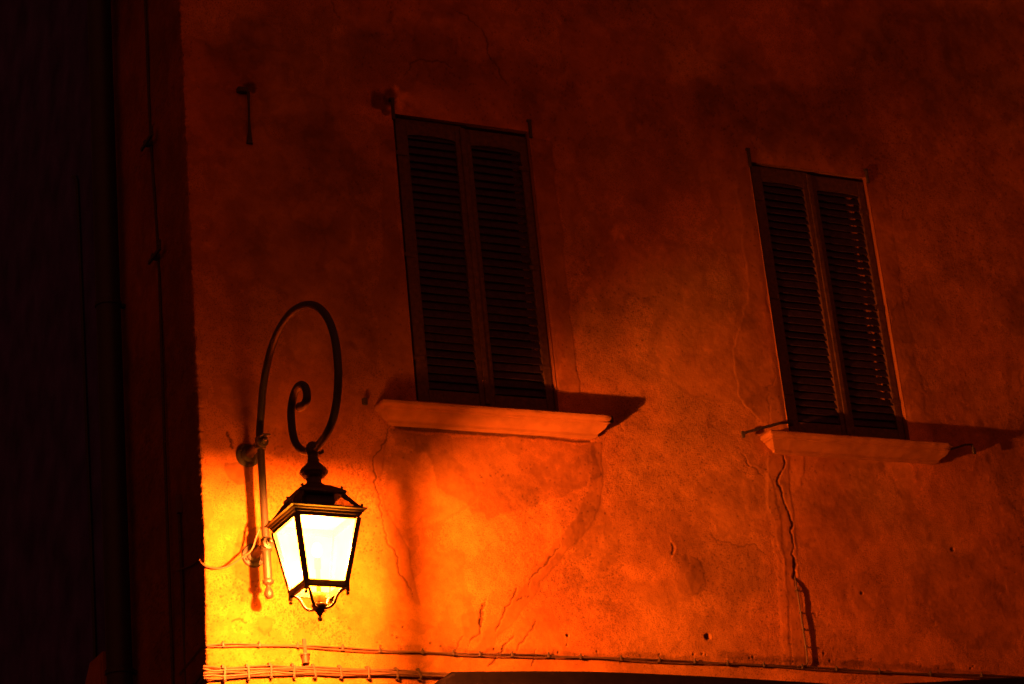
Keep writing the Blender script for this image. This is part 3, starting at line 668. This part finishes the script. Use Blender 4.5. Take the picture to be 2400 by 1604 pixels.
# thick bundle
bx = [478, 500, 527, 583, 636, 690, 738, 800, 865, 932, 985, 1040, 1100, 1200]
by = [1578, 1579, 1578.5, 1576, 1572, 1573, 1573.5, 1575, 1576.5, 1578, 1580, 1583, 1588, 1598]
root = empty("cable_bundle", on(486, 1578, 1, 0), "thick strapped bundle of power cables running along the bottom left of the front", "cables")
offs = [(0.034, 0.0), (0.018, 0.006), (0.002, 0.0), (-0.014, 0.008), (-0.030, 0.0)]
for k, (dz, dy) in enumerate(offs):
    bm = bmesh.new(); pts = [Vector((XC - 0.03 - dy, 0.9, Z0 - 2.05 + dz)), Vector((XC - 0.03 - dy, 0.25, Z0 - 1.90 + dz * 1.2)), Vector((XC - 0.02 - dy, 0.02, Z0 - 1.845 + dz * 1.2))]
    for i, (a, b) in enumerate(zip(bx, by)):
        sq_ = max(0.35, 1.15 - 0.75 * i / 10); p = wp_wall(a, b, 0.022 + dy); p.z += dz * sq_ + 0.004 * math.sin(i * 2.3 + k * 1.9); pts.append(p)
    tube(bm, catmull(pts, 6), 0.0068, 8); link("cable", bm, m_cable, root, True)
for a in (527, 583, 636, 690, 738, 800, 865, 932, 985):
    b = np.interp(a, bx, by); p = wp_wall(a, b, 0.036); h = 0.043 - 0.014 * (a - 527) / 460; bm = bmesh.new()
    box(bm, p + Vector((-0.007, -0.004, -h)), p + Vector((0.007, 0.004, h)), Matrix.Rotation(random.uniform(-.25, .1), 3, 'Y'), bev=0.002)
    box(bm, p + Vector((-0.016, -0.002, h - 0.012)), p + Vector((-0.002, 0.03, h + 0.010)), bev=0.002)
    box(bm, p + Vector((-0.009, 0.0, -h - 0.006)), p + Vector((0.009, 0.034, -h + 0.002)), bev=0.002)
    link("cable_strap", bm, m_clip, root)
# cable that comes out of the crack under the farther window
pts = [wp_wall(a, b, o) for a, b, o in ((1863, 1352, -0.005), (1866, 1372, .018), (1871, 1400, .024), (1877, 1440, .022), (1883, 1480, .024), (1889, 1520, .022), (1892, 1548, .02), (1889, 1559, .018), (1880, 1561, .016), (1868, 1563, .014))]
root = wire("drop_cable", pts, 0.0062, m_cable, "bare cable emerging from the long crack below the farther window", "cable")
for a, b in ((1868, 1384), (1878, 1436), (1884, 1475), (1890, 1515)):
    p = wp_wall(a, b, 0.02); bm = bmesh.new(); box(bm, p + Vector((-0.008, -0.01, -0.006)), p + Vector((0.006, 0.02, 0.006)), bev=0.002)
    bmesh.ops.translate(bm, verts=bm.verts, vec=-root.location); c = link("cable_clip", bm, m_clip, None, local=True); c.parent = root
# small metal drain socket over the bundle
o = on(714, 1520, 1, 0); root = empty("wall_bracket", o, "small rusty strap with a cup fixed to the wall below the lantern", "bracket")
bm = bmesh.new(); a = wp_wall(713, 1500, 0.016); b = wp_wall(716, 1536, 0.016)
bar(bm, a, b, 0.022, 0.007, up=(0, 1, 0)); box(bm, a + Vector((-0.008, -.002, -.006)), a + Vector((0.008, .02, .008))); link("strap", bm, m_clip, root)
bm = bmesh.new(); p = wp_wall(716, 1545, 0.03)
lathe(bm, [(0.026, 0.026), (0.030, 0.030), (0.030, 0.022), (0.024, 0.018), (0.021, -0.018), (0.024, -0.022), (0.024, -0.027), (0.017, -0.029)], p, 'z', 18); link("cup", bm, m_clip, root, True)

# ironwork higher up
root = empty("iron_anchor", on(575, 212, 1, 0), "rusty iron bar hanging from a bolt high on the wall near the corner", "iron bar")
bm = bmesh.new(); p = wp_wall(571, 213, 0.02); box(bm, p + Vector((-.045, -.02, -.016)), p + Vector((.03, .03, .022)), bev=0.008); link("bolt", bm, m_rust, root)
bm = bmesh.new(); tube(bm, [wp_wall(582, 216, .035), wp_wall(583, 240, .03), wp_wall(584, 280, .02), wp_wall(585, 305, .014), wp_wall(585, 325, .008), wp_wall(585, 338, .004)], [0.012, 0.009, 0.008, 0.011, 0.018, 0.024], 8); link("rod", bm, m_rust, root, True)

# ------------------------------------------------------------------ side of the house and neighbour
sx_ = XC - 0.018
root = empty("side_cable", (sx_, 0.65, Z0 - 1.75), "dark cable running straight up the shaded side wall through two clamps", "cable")
bm = bmesh.new(); tube(bm, catmull([Vector((sx_ - 0.01 * math.sin(i), y_, z_ + Z0)) for i, (y_, z_) in enumerate(((.625, -2.3), (.62, -1.75), (.606, -.57), (.612, .235), (.62, 1.15), (.69, 2.04), (.676, 3.15), (.67, 4.5)))], 6), 0.011, 8); link("cable", bm, m_rust, root, True)
for z_, y_ in ((2.02, .69), (1.14, .62)):
    bm = bmesh.new(); box(bm, (XC - .06, y_ - .02, Z0 + z_ - .02), (XC + .005, y_ + .02, Z0 + z_ + .02), bev=.004); box(bm, (XC - .055, y_ - .16, Z0 + z_ - .015), (XC - .04, y_ + .10, Z0 + z_ + .012), bev=.003); box(bm, (XC - .055, y_ - .16, Z0 + z_ + .012), (XC - .04, y_ - .11, Z0 + z_ + .06), bev=.003)
    link("clamp", bm, m_rust, root)
bm = bmesh.new(); box(bm, (XC - .03, .375, Z0 - .72), (XC + .002, .42, Z0 - .60), bev=.004)
o = link("plastic_marker", bm, m_cable, None, origin=(XC, .39, Z0 - .66)); tag(o, "short pale plastic cap on the shaded side wall left of the lamp", "marker")
bm = bmesh.new(); tube(bm, [(XC - .015, .398, Z0 - .725), (XC - .015, .40, Z0 - 1.3), (XC - .015, .38, Z0 - 2.6)], .012, 8)
o = link("conduit", bm, m_rust, None, True, origin=(XC, .39, Z0 - 2.6)); tag(o, "slim pipe running down the side wall below the pale cap", "pipe")
# downpipe in the joint of the two houses
root = empty("downpipe", (XC - 0.12, 1.42, 0), "wide black downpipe in the joint between the two houses", "downpipe")
bm = bmesh.new(); tube(bm, [(XC - .125, 1.42, 0.05), (XC - .125, 1.42, 13.3)], .085, 20); link("pipe", bm, m_pipe, root, True)
for z_ in (2.5, 5.1, 7.7, 10.2):
    bm = bmesh.new(); lathe(bm, [(.09, 0), (.094, .003), (.094, .03), (.09, .033)], (XC - .125, 1.42, z_), 'z', 20); box(bm, (XC - .04, 1.40, z_ + .005), (XC + .01, 1.44, z_ + .028)); link("pipe_clip", bm, m_pipe, root)
# the next house
neigh = empty("neighbour_house", (XC, 1.62, 0), "dark shadowed house wall left of the black downpipe", "building")
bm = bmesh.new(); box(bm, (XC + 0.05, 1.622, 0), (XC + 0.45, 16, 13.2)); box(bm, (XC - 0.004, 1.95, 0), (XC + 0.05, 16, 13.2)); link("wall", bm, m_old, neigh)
bm = bmesh.new(); tube(bm, catmull([Vector((XC - .02, y_, z_ + Z0)) for y_, z_ in ((2.36, -2.2), (2.34, -1.0), (2.40, .6), (2.47, 2.3), (2.5, 2.6), (2.6, 2.68))], 6), 0.014, 8)
o = link("wall_cable", bm, m_pipe, None, True, origin=(XC, 2.36, Z0 - 2.2)); tag(o, "dark cable on the neighbouring wall left of the downpipe", "cable")
root = empty("meter_box", (XC, 2.2, Z0 - 1.5), "faint grey wall box with sloped top at the lower left edge", "wall box")
bm = bmesh.new()
pr_ = [(1.98, -1.9), (2.42, -1.9), (2.42, -1.30), (2.30, -1.20), (1.98, -1.20)]
a_ = [bm.verts.new((XC - 0.006, y_, z_ + Z0)) for y_, z_ in pr_]; b_ = [bm.verts.new((XC - .07, y_, z_ + Z0)) for y_, z_ in pr_]
bm.faces.new(a_); bm.faces.new(b_[::-1])
for k in range(5): bm.faces.new((a_[k], a_[(k + 1) % 5], b_[(k + 1) % 5], b_[k]))
link("case", bm, m_stone, root)
bm = bmesh.new(); box(bm, (XC - .078, 2.02, Z0 - 1.86), (XC - .0705, 2.26, Z0 - 1.25), bev=.002); link("door", bm, m_stone, root)

# ------------------------------------------------------------------ awnings over the shops below
def awning(name, prof, y0, drop, label):
    """prof: (x, z) along the top front edge, in metres"""
    root = empty(name, (prof[0][0], 0, Z0 + prof[0][1] - 0.3), label, "awning", "awnings over the shops")
    bm = bmesh.new(); t = catmull([Vector((x, y0, z + Z0)) for x, z in prof], 8); rows = []
    for p in t:
        rows.append([bm.verts.new(q) for q in ((p.x, -0.02, p.z - 0.03), (p.x, -0.10, p.z - 0.006), (p.x, y0, p.z), (p.x, y0 - .05, p.z - 0.02), (p.x, y0 - .06, p.z - 0.12), (p.x, y0 - .03, p.z - 0.20), (p.x, -0.02, p.z - 0.22))])
    for a, b in zip(rows, rows[1:]):
        for k in range(7): bm.faces.new((a[k], a[(k + 1) % 7], b[(k + 1) % 7], b[k]))
    bm.faces.new(rows[0]); bm.faces.new(rows[-1][::-1]); link("housing", bm, m_awnm, root)
    bm = bmesh.new(); n = 60; L0, L1 = t[0], t[-1]; g = []
    for i in range(n + 1):
        p = t[int(i * (len(t) - 1) / n)]
        g.append([bm.verts.new((p.x, y0 - .02 - 1.5 * j / 6, p.z - 0.14 - drop * j / 6 - 0.03 * math.sin(math.pi * j / 6))) for j in range(7)] + [bm.verts.new((p.x, y0 - 1.53, p.z - 0.14 - drop - 0.22 - 0.03 * abs(math.sin(i * 0.5))))])
    for a, b in zip(g, g[1:]):
        for k in range(7): bm.faces.new((a[k], a[k + 1], b[k + 1], b[k]))
    link("canopy", bm, m_awn, root)
    for f_ in (0.12, 0.88):
        p = t[int(f_ * (len(t) - 1))]; bm = bmesh.new(); tube(bm, [(p.x, -0.02, p.z - .9), (p.x, y0 - .7, p.z - .75), (p.x, y0 - 1.45, p.z - .16 - drop)], .016, 8); link("arm", bm, m_awnm, root, True)
def aw(px, py): p = on(px, py, 1, -0.3); return (p.x, p.z - Z0)
awning("shop_awning", [aw(1035, 1591), aw(1037, 1589.5), aw(1061, 1576.5), aw(1065, 1575), aw(1150, 1574), aw(1380, 1574.5), aw(1600, 1583), aw(1800, 1594), aw(2000, 1609), aw(2090, 1640)], -0.3, 0.75, "dark awning housing with slanted left end just under the cable bundle")
awning("shop_awning", [aw(2030, 1640), aw(2080, 1607), aw(2200, 1598), aw(2400, 1587), aw(2600, 1579), aw(2900, 1580)], -0.3, 0.75, "dark awning rising towards the bottom right corner")

# ------------------------------------------------------------------ street
bm = bmesh.new(); box(bm, (-60, -60, -0.3), (60, 60, 0)); o = link("ground", bm, m_ground); tag(o, kind="structure")
bm = bmesh.new(); box(bm, (XC - 0.4, -1.6, 0.004), (14, -0.06, 0.12), bev=0.01); o = link("pavement", bm, m_stone); tag(o, kind="structure")

# ------------------------------------------------------------------ night sky glow
w = bpy.data.worlds.new("World"); scene.world = w; w.use_nodes = True; nt = w.node_tree; bg = nt.nodes["Background"]
tc = nt.nodes.new("ShaderNodeTexCoord"); sp_ = nt.nodes.new("ShaderNodeSeparateXYZ"); nt.links.new(tc.outputs["Generated"], sp_.inputs[0])
cr = nt.nodes.new("ShaderNodeValToRGB"); nt.links.new(sp_.outputs["Z"], cr.inputs["Fac"])
cr.color_ramp.elements[0].position = 0.0; cr.color_ramp.elements[0].color = (0.150, 0.0220, 0.0040, 1)
cr.color_ramp.elements[1].position = 0.7; cr.color_ramp.elements[1].color = (0.070, 0.0130, 0.0090, 1)
mr = nt.nodes.new("ShaderNodeMapRange"); nt.links.new(sp_.outputs["Y"], mr.inputs["Value"])   # front-weighted glow, added to fill the front wall and keep the side dim
mr.inputs["From Min"].default_value = -0.9; mr.inputs["From Max"].default_value = 0.5; mr.inputs["To Min"].default_value = 1.9; mr.inputs["To Max"].default_value = 0.35
vm = nt.nodes.new("ShaderNodeVectorMath"); vm.operation = 'SCALE'; nt.links.new(cr.outputs[0], vm.inputs[0]); nt.links.new(mr.outputs["Result"], vm.inputs["Scale"])
nt.links.new(vm.outputs["Vector"], bg.inputs["Color"]); bg.inputs["Strength"].default_value = 1.0

scene.view_settings.view_transform = 'Standard'; scene.view_settings.look = 'None'
scene.view_settings.exposure = 0; scene.view_settings.gamma = 1
scene.render.engine = 'CYCLES'
cy = scene.cycles; cy.use_denoising = True; cy.max_bounces = 8; cy.transparent_max_bounces = 16; cy.sample_clamp_indirect = 4.0
try: cy.denoiser = 'OPENIMAGEDENOISE'
except Exception: pass
